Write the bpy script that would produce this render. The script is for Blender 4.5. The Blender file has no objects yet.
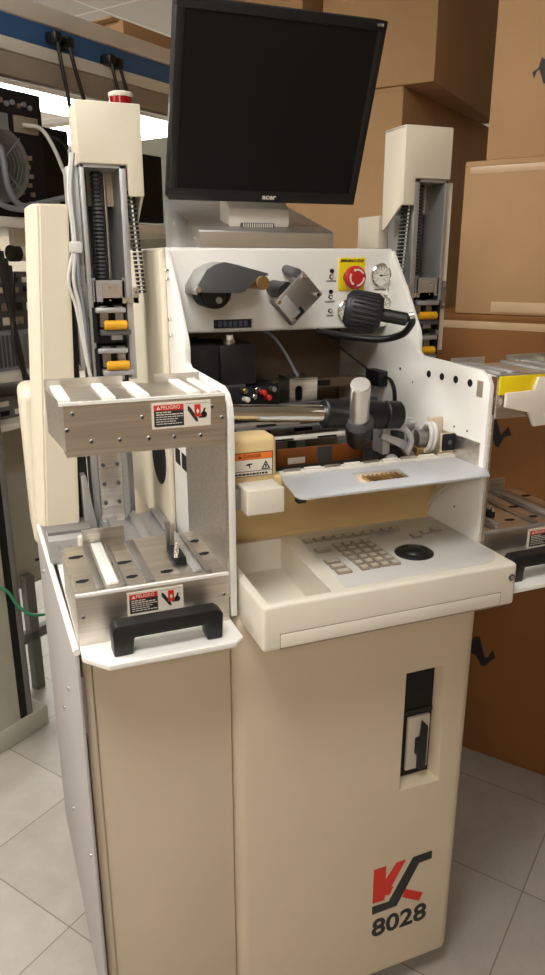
import bpy, bmesh, math, random
from mathutils import Vector, Matrix
R = math.radians
random.seed(8)
SC = bpy.context.scene
COL = SC.collection

# ------------------------------------------------------------------ camera
cam_d = bpy.data.cameras.new('camera')
cam = bpy.data.objects.new('camera', cam_d); COL.objects.link(cam)
cam_d.sensor_fit = 'VERTICAL'; cam_d.sensor_height = 36.0; cam_d.lens = 26.733
cam_d.clip_start = 0.05; cam_d.clip_end = 60
pitch, yaw = R(17.30), R(21.21)
hf = Vector((math.sin(yaw), math.cos(yaw), 0))
rt = Vector((math.cos(yaw), -math.sin(yaw), 0))
fw = hf*math.cos(pitch) - Vector((0, 0, 1))*math.sin(pitch)
upv = hf*math.sin(pitch) + Vector((0, 0, 1))*math.cos(pitch)
mw = Matrix((rt, upv, -fw)).transposed().to_4x4(); mw.translation = Vector((0, 0, 1.5))
cam.matrix_world = mw
SC.camera = cam

# ------------------------------------------------------------------ world, light level
w = bpy.data.worlds.new('world'); SC.world = w; w.use_nodes = True
bgn = w.node_tree.nodes['Background']
bgn.inputs[0].default_value = (1.0, 0.93, 0.82, 1); bgn.inputs[1].default_value = 0.05
SC.view_settings.view_transform = 'Standard'; SC.view_settings.look = 'None'
SC.view_settings.gamma = 1.0; SC.view_settings.exposure = 0.15
SC.view_settings.use_curve_mapping = False
LAMP_POWER = 20.0      # emission strength of the fluorescent diffusers

# ------------------------------------------------------------------ materials
def mat(name, col, rough=0.5, metal=0.0, var=0.06, scale=8.0, bump=0.0, stretch=None, spec=0.5, emit=0.0, coat=0.0, bscale=None):
    m = bpy.data.materials.new(name); m.use_nodes = True
    nt = m.node_tree; b = nt.nodes['Principled BSDF']
    b.inputs['Metallic'].default_value = metal
    b.inputs['Specular IOR Level'].default_value = spec
    b.inputs['Coat Weight'].default_value = coat
    tc = nt.nodes.new('ShaderNodeTexCoord'); mp = nt.nodes.new('ShaderNodeMapping')
    nt.links.new(tc.outputs['Object'], mp.inputs[0])
    if stretch: mp.inputs['Scale'].default_value = stretch
    nz = nt.nodes.new('ShaderNodeTexNoise'); nz.inputs['Scale'].default_value = scale; nz.inputs['Detail'].default_value = 5
    nt.links.new(mp.outputs[0], nz.inputs['Vector'])
    cr = nt.nodes.new('ShaderNodeValToRGB')
    cr.color_ramp.elements[0].position = 0.3; cr.color_ramp.elements[1].position = 0.7
    cr.color_ramp.elements[0].color = tuple(max(0, c*(1-var)) for c in col)+(1,)
    cr.color_ramp.elements[1].color = tuple(min(1, c*(1+var)) for c in col)+(1,)
    nt.links.new(nz.outputs[0], cr.inputs[0]); nt.links.new(cr.outputs[0], b.inputs['Base Color'])
    mr = nt.nodes.new('ShaderNodeMapRange')
    mr.inputs['To Min'].default_value = max(0.02, rough-0.07); mr.inputs['To Max'].default_value = min(1, rough+0.07)
    nt.links.new(nz.outputs[0], mr.inputs[0]); nt.links.new(mr.outputs[0], b.inputs['Roughness'])
    if bump:
        bp = nt.nodes.new('ShaderNodeBump'); bp.inputs['Strength'].default_value = bump; bp.inputs['Distance'].default_value = 0.002
        n2 = nz
        if bscale:
            n2 = nt.nodes.new('ShaderNodeTexNoise'); n2.inputs['Scale'].default_value = bscale
            nt.links.new(mp.outputs[0], n2.inputs['Vector'])
        nt.links.new(n2.outputs[0], bp.inputs['Height']); nt.links.new(bp.outputs[0], b.inputs['Normal'])
    if emit:
        b.inputs['Emission Color'].default_value = col+(1,); b.inputs['Emission Strength'].default_value = emit
    return m
def rgb(r, g, b):
    return tuple(((c/255)/12.92 if c/255 <= 0.04045 else ((c/255+0.055)/1.055)**2.4) for c in (r, g, b))
M = {}
M['white'] = mat('white_enamel', rgb(237, 235, 229), 0.42, var=0.03, scale=3, bump=0.05, bscale=400)
M['cream'] = mat('cream_enamel', rgb(208, 193, 168), 0.45, var=0.03, scale=3, bump=0.05, bscale=400)
M['beige'] = mat('beige_moulded_cover', rgb(226, 216, 194), 0.5, var=0.03, scale=3, bump=0.06, bscale=300)
M['aged'] = mat('yellowed_plastic', rgb(228, 200, 146), 0.5, var=0.04, scale=5, bump=0.05, bscale=300)
M['tray'] = mat('cream_moulded_plastic', rgb(228, 221, 205), 0.5, var=0.03, scale=5, bump=0.05, bscale=400)
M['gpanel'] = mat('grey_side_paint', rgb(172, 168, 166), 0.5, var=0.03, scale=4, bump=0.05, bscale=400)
M['steel'] = mat('brushed_steel', (0.68, 0.635, 0.57), 0.36, 1.0, var=0.13, scale=6, stretch=(1, 14, 40), bump=0.06)
M['steeld'] = mat('dull_steel', (0.42, 0.40, 0.38), 0.45, 1.0, var=0.12, scale=12)
M['chrome'] = mat('polished_steel', (0.78, 0.76, 0.73), 0.14, 1.0, var=0.03, scale=12)
M['grip'] = mat('satin_steel', (0.80, 0.77, 0.72), 0.34, 0.9, var=0.04, scale=12)
M['pedsteel'] = mat('scuffed_sheet_steel', (0.50, 0.49, 0.48), 0.42, 0.9, var=0.2, scale=14, bump=0.05)
M['flap'] = mat('pale_grey_sheet', rgb(206, 207, 210), 0.42, 0.25, var=0.03, scale=6)
M['alu'] = mat('anodised_aluminium', (0.48, 0.475, 0.47), 0.5, 0.7, var=0.06, scale=18, bump=0.05)
M['grey'] = mat('grey_paint', rgb(120, 118, 114), 0.5, var=0.06)
M['dgrey'] = mat('dark_grey_paint', rgb(78, 78, 80), 0.45, var=0.06)
M['black'] = mat('black_plastic', (0.007, 0.007, 0.0075), 0.40, var=0.2)
M['blackm'] = mat('black_matt', (0.009, 0.009, 0.0095), 0.65, var=0.2, spec=0.3)
M['rubber'] = mat('black_rubber', (0.010, 0.010, 0.011), 0.5, var=0.2, bump=0.1, bscale=200)
M['screen'] = mat('dark_lcd_screen', (0.006, 0.005, 0.0045), 0.42, var=0.1, spec=0.25)
M['red'] = mat('red_plastic', rgb(190, 40, 45), 0.35, var=0.06)
M['redprint'] = mat('red_print', rgb(205, 45, 32), 0.5, var=0.04)
M['redlens'] = mat('red_lamp_lens', rgb(150, 20, 24), 0.2, var=0.1, coat=0.4)
M['orange'] = mat('orange_print', rgb(232, 122, 44), 0.5, var=0.04)
M['blackprint'] = mat('black_print', (0.02, 0.018, 0.017), 0.55, var=0.1)
M['greyprint'] = mat('grey_print', rgb(90, 86, 80), 0.6, var=0.05)
M['paper'] = mat('white_label', rgb(226, 218, 204), 0.55, var=0.03)
M['yellow'] = mat('yellow_plate', rgb(240, 212, 20), 0.45, var=0.04)
M['yroller'] = mat('yellow_roller', rgb(222, 162, 24), 0.45, var=0.08, scale=40)
M['amber'] = mat('amber_rail', rgb(140, 76, 26), 0.35, var=0.25, scale=9, coat=0.3)
M['brass'] = mat('brass', (0.60, 0.42, 0.20), 0.35, 1.0, var=0.1)
M['keys'] = mat('keycap_grey_beige', rgb(150, 138, 122), 0.5, var=0.05)
M['keyface'] = mat('keycap_top', rgb(196, 185, 168), 0.5, var=0.05)
M['keyplate'] = mat('grey_membrane', rgb(206, 204, 198), 0.4, var=0.02)
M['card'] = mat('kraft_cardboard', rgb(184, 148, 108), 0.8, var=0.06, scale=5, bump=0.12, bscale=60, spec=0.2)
M['card2'] = mat('shaded_cardboard', rgb(138, 94, 54), 0.75, var=0.08, scale=4, bump=0.12, bscale=60, spec=0.2)  # board darkened to carry the shade on the lower cartons; also flap seams
M['tape'] = mat('carton_tape', rgb(206, 176, 140), 0.3, var=0.05, scale=14)
M['dial'] = mat('gauge_dial', rgb(220, 218, 210), 0.3, var=0.02)
M['lcdwin'] = mat('display_window', (0.02, 0.022, 0.026), 0.15, var=0.4, scale=60)
M['digit'] = mat('display_digits', rgb(70, 86, 112), 0.4, var=0.1)
M['bench'] = mat('bench_grey_green', rgb(176, 176, 164), 0.5, var=0.05)
M['benchd'] = mat('bench_slate', rgb(112, 114, 112), 0.5, var=0.05)
M['rail'] = mat('bench_light_rail', rgb(220, 215, 203), 0.5, var=0.04)
M['board'] = mat('bench_board', rgb(150, 138, 122), 0.6, var=0.05)
M['blue'] = mat('blue_outlet_strip', rgb(54, 98, 148), 0.45, var=0.06)
M['wcable'] = mat('white_cable', rgb(214, 212, 206), 0.45, var=0.04)
M['gcable'] = mat('grey_cable', rgb(132, 136, 142), 0.45, var=0.05)
M['green'] = mat('green_cable', rgb(60, 150, 112), 0.45, var=0.05)
M['inner'] = mat('shaded_cream_interior', rgb(120, 100, 80), 0.6, var=0.15, scale=5)  # cream inside the opening, with its shadow put into the brown tone
M['wall'] = mat('painted_wall', rgb(205, 196, 180), 0.8, var=0.03, bump=0.05)
M['tan'] = mat('tan_wall', rgb(176, 154, 128), 0.8, var=0.05, bump=0.05)
M['diff'] = mat('fluorescent_diffuser', (1.0, 0.985, 0.95), 0.5, var=0.0, emit=LAMP_POWER)
M['fixture'] = mat('fixture_white', rgb(225, 222, 215), 0.5, var=0.02)

UA = R(35.5)          # the room stands turned against the machine by this angle
UX = Vector((math.cos(UA), math.sin(UA), 0)); VX = Vector((-math.sin(UA), math.cos(UA), 0))
ROOM = Matrix.Rotation(UA, 4, 'Z')

def floor_mat():
    m = bpy.data.materials.new('vinyl_floor_tiles'); m.use_nodes = True
    nt = m.node_tree; b = nt.nodes['Principled BSDF']; L = nt.links.new
    def math_(op, a, bb=None):
        n = nt.nodes.new('ShaderNodeMath'); n.operation = op
        for i, v in enumerate((a, bb)):
            if v is None: continue
            if isinstance(v, (int, float)): n.inputs[i].default_value = v
            else: L(v, n.inputs[i])
        return n.outputs[0]
    tc = nt.nodes.new('ShaderNodeTexCoord'); sx = nt.nodes.new('ShaderNodeSeparateXYZ'); L(tc.outputs['Object'], sx.inputs[0])
    u = math_('SUBTRACT', sx.outputs[0], 0.844 - 10*0.345); u = math_('DIVIDE', u, 0.345)
    less = math_('LESS_THAN', sx.outputs[1], 0.93)
    v = math_('SUBTRACT', sx.outputs[1], 1.128 - 30*0.345); v = math_('SUBTRACT', v, math_('MULTIPLY', less, -0.177)); v = math_('DIVIDE', v, 0.345)
    def line(c):
        f = math_('FRACT', c); d = math_('ABSOLUTE', math_('SUBTRACT', f, 0.5)); return math_('GREATER_THAN', d, 0.4955)
    g = math_('MAXIMUM', line(u), line(v))
    cx = nt.nodes.new('ShaderNodeCombineXYZ'); L(math_('FLOOR', u), cx.inputs[0]); L(math_('FLOOR', v), cx.inputs[1])
    wn = nt.nodes.new('ShaderNodeTexWhiteNoise'); L(cx.outputs[0], wn.inputs['Vector'])
    nz = nt.nodes.new('ShaderNodeTexNoise'); nz.inputs['Scale'].default_value = 7; nz.inputs['Detail'].default_value = 9; nz.inputs['Roughness'].default_value = 0.65
    L(tc.outputs['Object'], nz.inputs['Vector'])
    f = math_('ADD', math_('MULTIPLY', nz.outputs[0], 0.75), math_('MULTIPLY', wn.outputs[0], 0.18))
    cr = nt.nodes.new('ShaderNodeValToRGB'); L(f, cr.inputs[0])
    cr.color_ramp.elements[0].position = 0.25; cr.color_ramp.elements[0].color = rgb(158, 152, 143)+(1,)
    cr.color_ramp.elements[1].position = 0.7; cr.color_ramp.elements[1].color = rgb(186, 180, 171)+(1,)
    mx = nt.nodes.new('ShaderNodeMix'); mx.data_type = 'RGBA'; L(g, mx.inputs[0]); L(cr.outputs[0], mx.inputs[6])
    mx.inputs[7].default_value = rgb(128, 116, 102)+(1,)
    L(mx.outputs[2], b.inputs['Base Color']); b.inputs['Roughness'].default_value = 0.42
    return m
def ceil_mat():
    m = bpy.data.materials.new('ceiling_tiles'); m.use_nodes = True
    nt = m.node_tree; b = nt.nodes['Principled BSDF']
    tc = nt.nodes.new('ShaderNodeTexCoord')
    br = nt.nodes.new('ShaderNodeTexBrick'); br.offset = 0.0
    br.inputs['Scale'].default_value = 1.0; br.inputs['Brick Width'].default_value = 0.6; br.inputs['Row Height'].default_value = 0.6
    br.inputs['Mortar Size'].default_value = 0.008
    br.inputs['Color1'].default_value = rgb(196, 194, 190)+(1,); br.inputs['Color2'].default_value = rgb(188, 186, 182)+(1,)
    br.inputs['Mortar'].default_value = rgb(225, 223, 218)+(1,)
    nt.links.new(tc.outputs['Object'], br.inputs['Vector']); nt.links.new(br.outputs[0], b.inputs['Base Color'])
    b.inputs['Roughness'].default_value = 0.9
    return m
M['floor'] = floor_mat(); M['ceil'] = ceil_mat()

# ------------------------------------------------------------------ mesh builder
class MB:
    """collects shapes; build() links them as ONE mesh object"""
    def __init__(s, X=None):
        s.bm = bmesh.new(); s.mats = []; s.X = X or Matrix.Identity(4)
    def mi(s, m):
        m = M[m] if isinstance(m, str) else m
        if m not in s.mats: s.mats.append(m)
        return s.mats.index(m)
    def add(s, t, m, X=None):
        i = s.mi(m); X = s.X @ X if X else s.X
        vm = {v: s.bm.verts.new(X @ v.co) for v in t.verts}
        flip = X.to_3x3().determinant() < 0
        for f in t.faces:
            vs = [vm[v] for v in f.verts]
            if flip: vs.reverse()
            try: nf = s.bm.faces.new(vs)
            except ValueError: continue
            nf.material_index = i; nf.smooth = True
        t.free(); return s
    def box(s, x0, x1, y0, y1, z0, z1, m, bev=0.0, seg=2, X=None, edges=None):
        t = bmesh.new(); bmesh.ops.create_cube(t, size=1)
        for v in t.verts:
            v.co = Vector((x0+(v.co.x+.5)*(x1-x0), y0+(v.co.y+.5)*(y1-y0), z0+(v.co.z+.5)*(z1-z0)))
        if bev:
            es = t.edges[:]
            if edges: es = [e for e in es if edges(e.verts[0].co, e.verts[1].co)]
            bmesh.ops.bevel(t, geom=es, offset=bev, segments=seg, affect='EDGES', profile=0.5)
        return s.add(t, m, X)
    def prism(s, pts, axis, a0, a1, m, bev=0.0, seg=2, X=None):
        """polygon in the two other axes, extruded along axis from a0 to a1"""
        t = bmesh.new()
        def mk(p, a):
            return {'x': (a, p[0], p[1]), 'y': (p[0], a, p[1]), 'z': (p[0], p[1], a)}[axis]
        v0 = [t.verts.new(mk(p, a0)) for p in pts]; v1 = [t.verts.new(mk(p, a1)) for p in pts]
        t.faces.new(v0); t.faces.new(list(reversed(v1)))
        n = len(pts)
        for i in range(n): t.faces.new((v0[i], v1[i], v1[(i+1) % n], v0[(i+1) % n]))
        bmesh.ops.recalc_face_normals(t, faces=t.faces)
        if bev: bmesh.ops.bevel(t, geom=t.edges[:], offset=bev, segments=seg, affect='EDGES', profile=0.5, clamp_overlap=True)
        return s.add(t, m, X)
    def cyl(s, p0, p1, r0, m, r1=None, n=24, bev=0.0, X=None):
        p0 = Vector(p0); p1 = Vector(p1); r1 = r0 if r1 is None else r1
        d = p1-p0; L = d.length
        prof = [(r0, 0), (r1, L)]
        if bev: prof = [(r0-bev, 0), (r0, bev), (r1, L-bev), (r1-bev, L)]
        return s.lathe(prof, m, p0, d, n, X)
    def lathe(s, prof, m, origin=(0, 0, 0), axis=(0, 0, 1), n=24, X=None):
        t = bmesh.new(); q = Vector(axis).normalized().to_track_quat('Z', 'Y'); o = Vector(origin)
        rings = []
        for r, h in prof:
            rings.append([t.verts.new(o + q @ Vector((r*math.cos(2*math.pi*k/n), r*math.sin(2*math.pi*k/n), h))) for k in range(n)])
        for a, b in zip(rings, rings[1:]):
            for k in range(n): t.faces.new((a[k], a[(k+1) % n], b[(k+1) % n], b[k]))
        if prof[0][0] > 1e-6: t.faces.new(list(reversed(rings[0])))
        if prof[-1][0] > 1e-6: t.faces.new(rings[-1])
        bmesh.ops.remove_doubles(t, verts=t.verts, dist=1e-6)
        bmesh.ops.recalc_face_normals(t, faces=t.faces)
        return s.add(t, m, X)
    def tube(s, pts, r, m, n=8, sub=6, X=None):
        P = [Vector(p) for p in pts]
        if len(P) > 2 and sub > 1:                       # Catmull-Rom
            Q = []
            E = [2*P[0]-P[1]] + P + [2*P[-1]-P[-2]]
            for i in range(1, len(E)-2):
                for k in range(sub):
                    t_ = k/sub; a, b, c, d = E[i-1:i+3]
                    Q.append(0.5*((2*b)+(c-a)*t_+(2*a-5*b+4*c-d)*t_**2+(3*b-a-3*c+d)*t_**3))
            P = Q + [P[-1]]
        t = bmesh.new(); rings = []; up = Vector((0.13, 0.2, 1)).normalized()
        for i, p in enumerate(P):
            d = (P[min(i+1, len(P)-1)]-P[max(i-1, 0)]).normalized()
            a = d.cross(up)
            if a.length < 0.05: a = d.cross(Vector((1, 0, 0)))
            a.normalize(); b = d.cross(a).normalized(); up = -b if (-b).dot(up) > 0 else b
            a = d.cross(up).normalized(); b = d.cross(a).normalized()
            rings.append([t.verts.new(p + r*(math.cos(2*math.pi*k/n)*a + math.sin(2*math.pi*k/n)*b)) for k in range(n)])
        for a, b in zip(rings, rings[1:]):
            for k in range(n): t.faces.new((a[k], a[(k+1) % n], b[(k+1) % n], b[k]))
        t.faces.new(list(reversed(rings[0]))); t.faces.new(rings[-1])
        bmesh.ops.recalc_face_normals(t, faces=t.faces)
        return s.add(t, m, X)
    def ball(s, c, r, m, sc=(1, 1, 1), X=None):
        t = bmesh.new(); bmesh.ops.create_uvsphere(t, u_segments=20, v_segments=12, radius=r)
        for v in t.verts: v.co = Vector((v.co.x*sc[0]+c[0], v.co.y*sc[1]+c[1], v.co.z*sc[2]+c[2]))
        return s.add(t, m, X)
    def ring(s, c, axis, r0, r1, h, m, n=28, X=None):
        """flat ring (washer)"""
        return s.lathe([(r0, 0), (r1, 0), (r1, h), (r0, h), (r0, 0)], m, c, axis, n, X)
    def text(s, body, size, m, X, extr=0.0004, wide=1.0, bold=0.0):
        c = bpy.data.curves.new('lettering', 'FONT'); c.body = body; c.size = size; c.extrude = extr; c.offset = bold
        c.align_x = 'CENTER'; c.align_y = 'CENTER'; c.resolution_u = 3
        o = bpy.data.objects.new('lettering', c); COL.objects.link(o)
        dg = bpy.context.evaluated_depsgraph_get(); me = bpy.data.meshes.new_from_object(o.evaluated_get(dg))
        t = bmesh.new(); t.from_mesh(me)
        bpy.data.objects.remove(o); bpy.data.curves.remove(c); bpy.data.meshes.remove(me)
        return s.add(t, m, X @ Matrix.Diagonal((wide, 1, 1, 1)))
    def build(s, name, parent=None, sharp=38):
        me = bpy.data.meshes.new(name); s.bm.normal_update(); s.bm.to_mesh(me); s.bm.free()
        for m in s.mats: me.materials.append(m)
        me.set_sharp_from_angle(angle=R(sharp))
        o = bpy.data.objects.new(name, me); COL.objects.link(o)
        if parent is not None:
            o.parent = parent
            if parent.type == 'EMPTY': o.matrix_parent_inverse = parent.matrix_basis.inverted()
        return o

def cut(o, *cutters):
    """subtract cutter builders from a mesh object"""
    tmp = []
    for c in cutters:
        q = c.build('cutter'); tmp.append(q)
        md = o.modifiers.new('cut', 'BOOLEAN'); md.operation = 'DIFFERENCE'; md.object = q; md.solver = 'EXACT'
    dg = bpy.context.evaluated_depsgraph_get(); me = bpy.data.meshes.new_from_object(o.evaluated_get(dg))
    o.modifiers.clear(); old = o.data; o.data = me; bpy.data.meshes.remove(old); me.name = o.name
    for q in tmp:
        qm = q.data; bpy.data.objects.remove(q); bpy.data.meshes.remove(qm)
    me.set_sharp_from_angle(angle=R(38))
    return o
def tag(o, label, cat=None, group=None, kind=None):
    if label: o['label'] = label
    if cat: o['category'] = cat
    if group: o['group'] = group
    if kind: o['kind'] = kind
    return o
def thing(name, loc, label, cat, group=None):
    o = bpy.data.objects.new(name, None); COL.objects.link(o); o.location = loc; o.empty_display_size = 0.1
    bpy.context.view_layer.update()
    return tag(o, label, cat, group)
def struct(o): o['kind'] = 'structure'; return o
def face_y(x, y, z, ang=0):       # text/flat shapes lying in a plane that faces -Y
    return Matrix.Translation((x, y, z)) @ Matrix.Rotation(R(90), 4, 'X') @ Matrix.Rotation(ang, 4, 'Z')

# ------------------------------------------------------------------ the setting (room coordinates u, v)
rm = MB(ROOM); rm.box(-2.5, 9, -3.0, 9, -0.05, 0, 'floor'); fl = rm.build('floor'); struct(fl)
# floor material reads room coordinates: give the object the room's turn
fl.data.transform(ROOM.inverted()); fl.matrix_world = ROOM
ce = MB(); ce.box(-2.5, 9, -3.0, 9, 2.7, 2.75, 'ceil'); ce = ce.build('ceiling'); ce.matrix_world = ROOM; struct(ce)
for nm, a, mm in (('wall_far', (-2.6, 9.1, 9, 9.1), 'wall'), ('wall_near', (-2.6, 9.1, -3.1, -3.0), 'tan'),
                  ('wall_left', (-2.6, -2.5, -3, 9), 'tan'), ('wall_right', (9, 9.1, -3, 9), 'wall')):
    q = MB(ROOM); q.box(*a, 0, 2.7, mm); struct(q.build(nm))

def ceiling_light(u, v, lu, lv, label, group=None):
    c = UX*u + VX*v
    t = thing('ceiling_light', (c.x, c.y, 2.7), label, 'ceiling light', group)
    X = Matrix.Translation((c.x, c.y, 0)) @ ROOM
    f = MB(X)
    for (a, b, cc, d) in ((-lu/2, lu/2, -lv/2, -lv/2+.02), (-lu/2, lu/2, lv/2-.02, lv/2), (-lu/2, -lu/2+.02, -lv/2, lv/2), (lu/2-.02, lu/2, -lv/2, lv/2)):
        f.box(a, b, cc, d, 2.675, 2.7, 'fixture')
    f.build('frame', t)
    d = MB(X); d.box(-lu/2+.02, lu/2-.02, -lv/2+.02, lv/2-.02, 2.683, 2.7, 'diff'); d.build('diffuser', t)
LIGHTS = [(-2.1, -0.9, 1.2, .75), (0.1, 2.0, 1.2, .6), (4.0, 4.9, 1.5, .6), (6.1, 5.5, 2.2, 1.8), (-1.9, 2.6, 1.2, .6), (3.0, 6.6, 1.2, .6), (0.05, .33, .95, .46)]

for q in LIGHTS[:2]+LIGHTS[4:]:
    ceiling_light(*q, 'ceiling light panel outside the picture', 'ceiling lights overhead')
ceiling_light(*LIGHTS[2], 'bright ceiling light seen under the bench shelf at far left above the computer')
ceiling_light(*LIGHTS[3], 'bright ceiling light between the left loader tower and the big monitor')

# ------------------------------------------------------------------ WIRE BONDER
WB = thing('wire_bonder', (0.56, 1.45, 0), 'tall cream wire bonding machine with control tray, two side loaders and 8028 on its front', 'machine')
XC = 1.110                                   # left loader x mirrors to XC - x
MIR = Matrix.Translation((XC, 0, 0)) @ Matrix.Diagonal((-1, 1, 1, 1))

# --- main cabinet
b = MB()
b.box(0.322, 0.803, 1.0, 1.9, 0.05, 0.955, 'cream', 0.022, 4)
cab = b.build('main_cabinet', WB)
c = MB(); c.prism([(0.653, 0.777), (0.727, 0.777), (0.728, 0.533), (0.655, 0.533)], 'y', 0.98, 1.001, 'cream')
c2 = MB(); t = bmesh.new()
fr = [(0.652, 0.999, 0.778), (0.735, 0.999, 0.778), (0.743, 0.999, 0.517), (0.652, 0.999, 0.517)]
bk = [(0.652, 1.026, 0.778), (0.727, 1.026, 0.778), (0.729, 1.026, 0.532), (0.652, 1.026, 0.532)]
a = [t.verts.new(p) for p in fr]; d = [t.verts.new(p) for p in bk]
t.faces.new(a); t.faces.new(d[::-1])
for i in range(4): t.faces.new((a[i], d[i], d[(i+1) % 4], a[(i+1) % 4]))
bmesh.ops.recalc_face_normals(t, faces=t.faces); c2.add(t, 'cream')
cut(cab, c2, c)
b = MB(); b.box(0.653, 0.7265, 1.019, 1.0255, 0.5335, 0.777, 'blackm')
b.box(0.653, 0.7265, 1.0165, 1.0205, 0.672, 0.682, 'black')
drv = b.build('disk_drive', cab); drv['label'] = 'black disk drive bay sunk in the cabinet front'
b = MB(); b.box(0.6715, 0.7195, 1.012, 1.019, 0.550, 0.668, 'keyface', 0.001); b.build('drive_face', drv)
b = MB(); b.prism([(0.700, 0.660), (0.711, 0.648), (0.711, 0.553), (0.694, 0.553), (0.694, 0.588), (0.688, 0.588), (0.688, 0.622), (0.697, 0.624)], 'y', 1.003, 1.012, 'black', 0.001); b.build('latch_lever', drv)
# printed logo and number
b = MB(); Y0, Y1 = 0.9992, 1.0004
b.prism([(0.6052, .3427), (0.6327, .3430), (0.6333, .3080), (0.6557, .3427), (0.6779, .3433), (0.6468, .2839), (0.6526, .2839), (0.6440, .2658), (0.6331, .2678), (0.6330, .2559), (0.6054, .2575)], 'y', Y0, Y1, 'redprint')
b.prism([(0.6807, .2668), (0.7248, .2413), (0.7174, .2222), (0.6761, .2470)], 'y', Y0, Y1, 'redprint')
b.prism([(0.6953, .3432), (0.7395, .3444), (0.7398, .3255), (0.7102, .3245), (0.6622, .2303), (0.6056, .2292), (0.6050, .2489), (0.6430, .2477)], 'y', Y0-.0006, Y1, 'blackprint')
lg = b.build('printed_logo', cab); lg['label'] = 'red and black logo of a letter K crossed by a slanted bar'
b = MB(); b.text('8028', 0.062, 'blackprint', face_y(0.672, 0.9995, 0.187), 0.0006, wide=1.06, bold=0.0013); nb = b.build('printed_number', cab); nb['label'] = 'black number 8028'
for x in (0.36, 0.70):
    for y in (1.22, 1.80):
        b = MB(); b.cyl((x, y, 0), (x, y, 0.012), 0.022, 'rubber', bev=0.002); b.cyl((x, y, 0.012), (x, y, 0.052), 0.012, 'steeld', n=16); b.build('levelling_foot', WB)

# --- left and right loader cabinets, built in left coordinates, the right one mirrored
def loader(X, left):
    if left: loader_base(X)
    loader_rest(X, left)
def loader_base(X):
    b = MB(X); b.box(0.080, 0.3215, 1.018, 1.56, 0.07, 0.944, 'cream', 0.006, 2)
    b.box(0.080, 0.095, 1.010, 1.02, 0.08, 0.944, 'cream', 0.003)
    lc = b.build('loader_cabinet', WB)
    b = MB(X)                                                    # side panel, standing slightly ajar
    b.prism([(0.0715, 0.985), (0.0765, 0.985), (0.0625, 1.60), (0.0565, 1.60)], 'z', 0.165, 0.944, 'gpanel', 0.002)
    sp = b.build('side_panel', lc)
    b = MB(X); b.tube([(0.0735, 0.985, 0.951), (0.0605, 1.60, 0.951)], 0.0055, 'white', 10, 1); b.build('edge_rail', lc)
    b = MB(X)
    for (y, z) in ((1.14, .80), (1.27, .68), (1.02, .55), (1.48, .88), (1.3, .42)):
        xx = 0.0715-(y-.985)*0.0244
        b.cyl((xx-.004, y, z), (xx+.003, y, z), 0.006, 'chrome', n=12, bev=.001)
    b.build('panel_screw', lc)
    b = MB(X); b.box(0.0775, 0.081, 1.0, 1.006, 0.80, 0.90, 'steeld'); b.build('hinge', lc)
    for x in (0.11, 0.285):
        for y in (1.06, 1.50):
            b = MB(X); b.cyl((x, y, 0), (x, y, 0.014), 0.022, 'rubber', bev=0.002); b.cyl((x, y, 0.014), (x, y, 0.072), 0.011, 'steeld', n=16); b.build('levelling_foot', WB)
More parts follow.
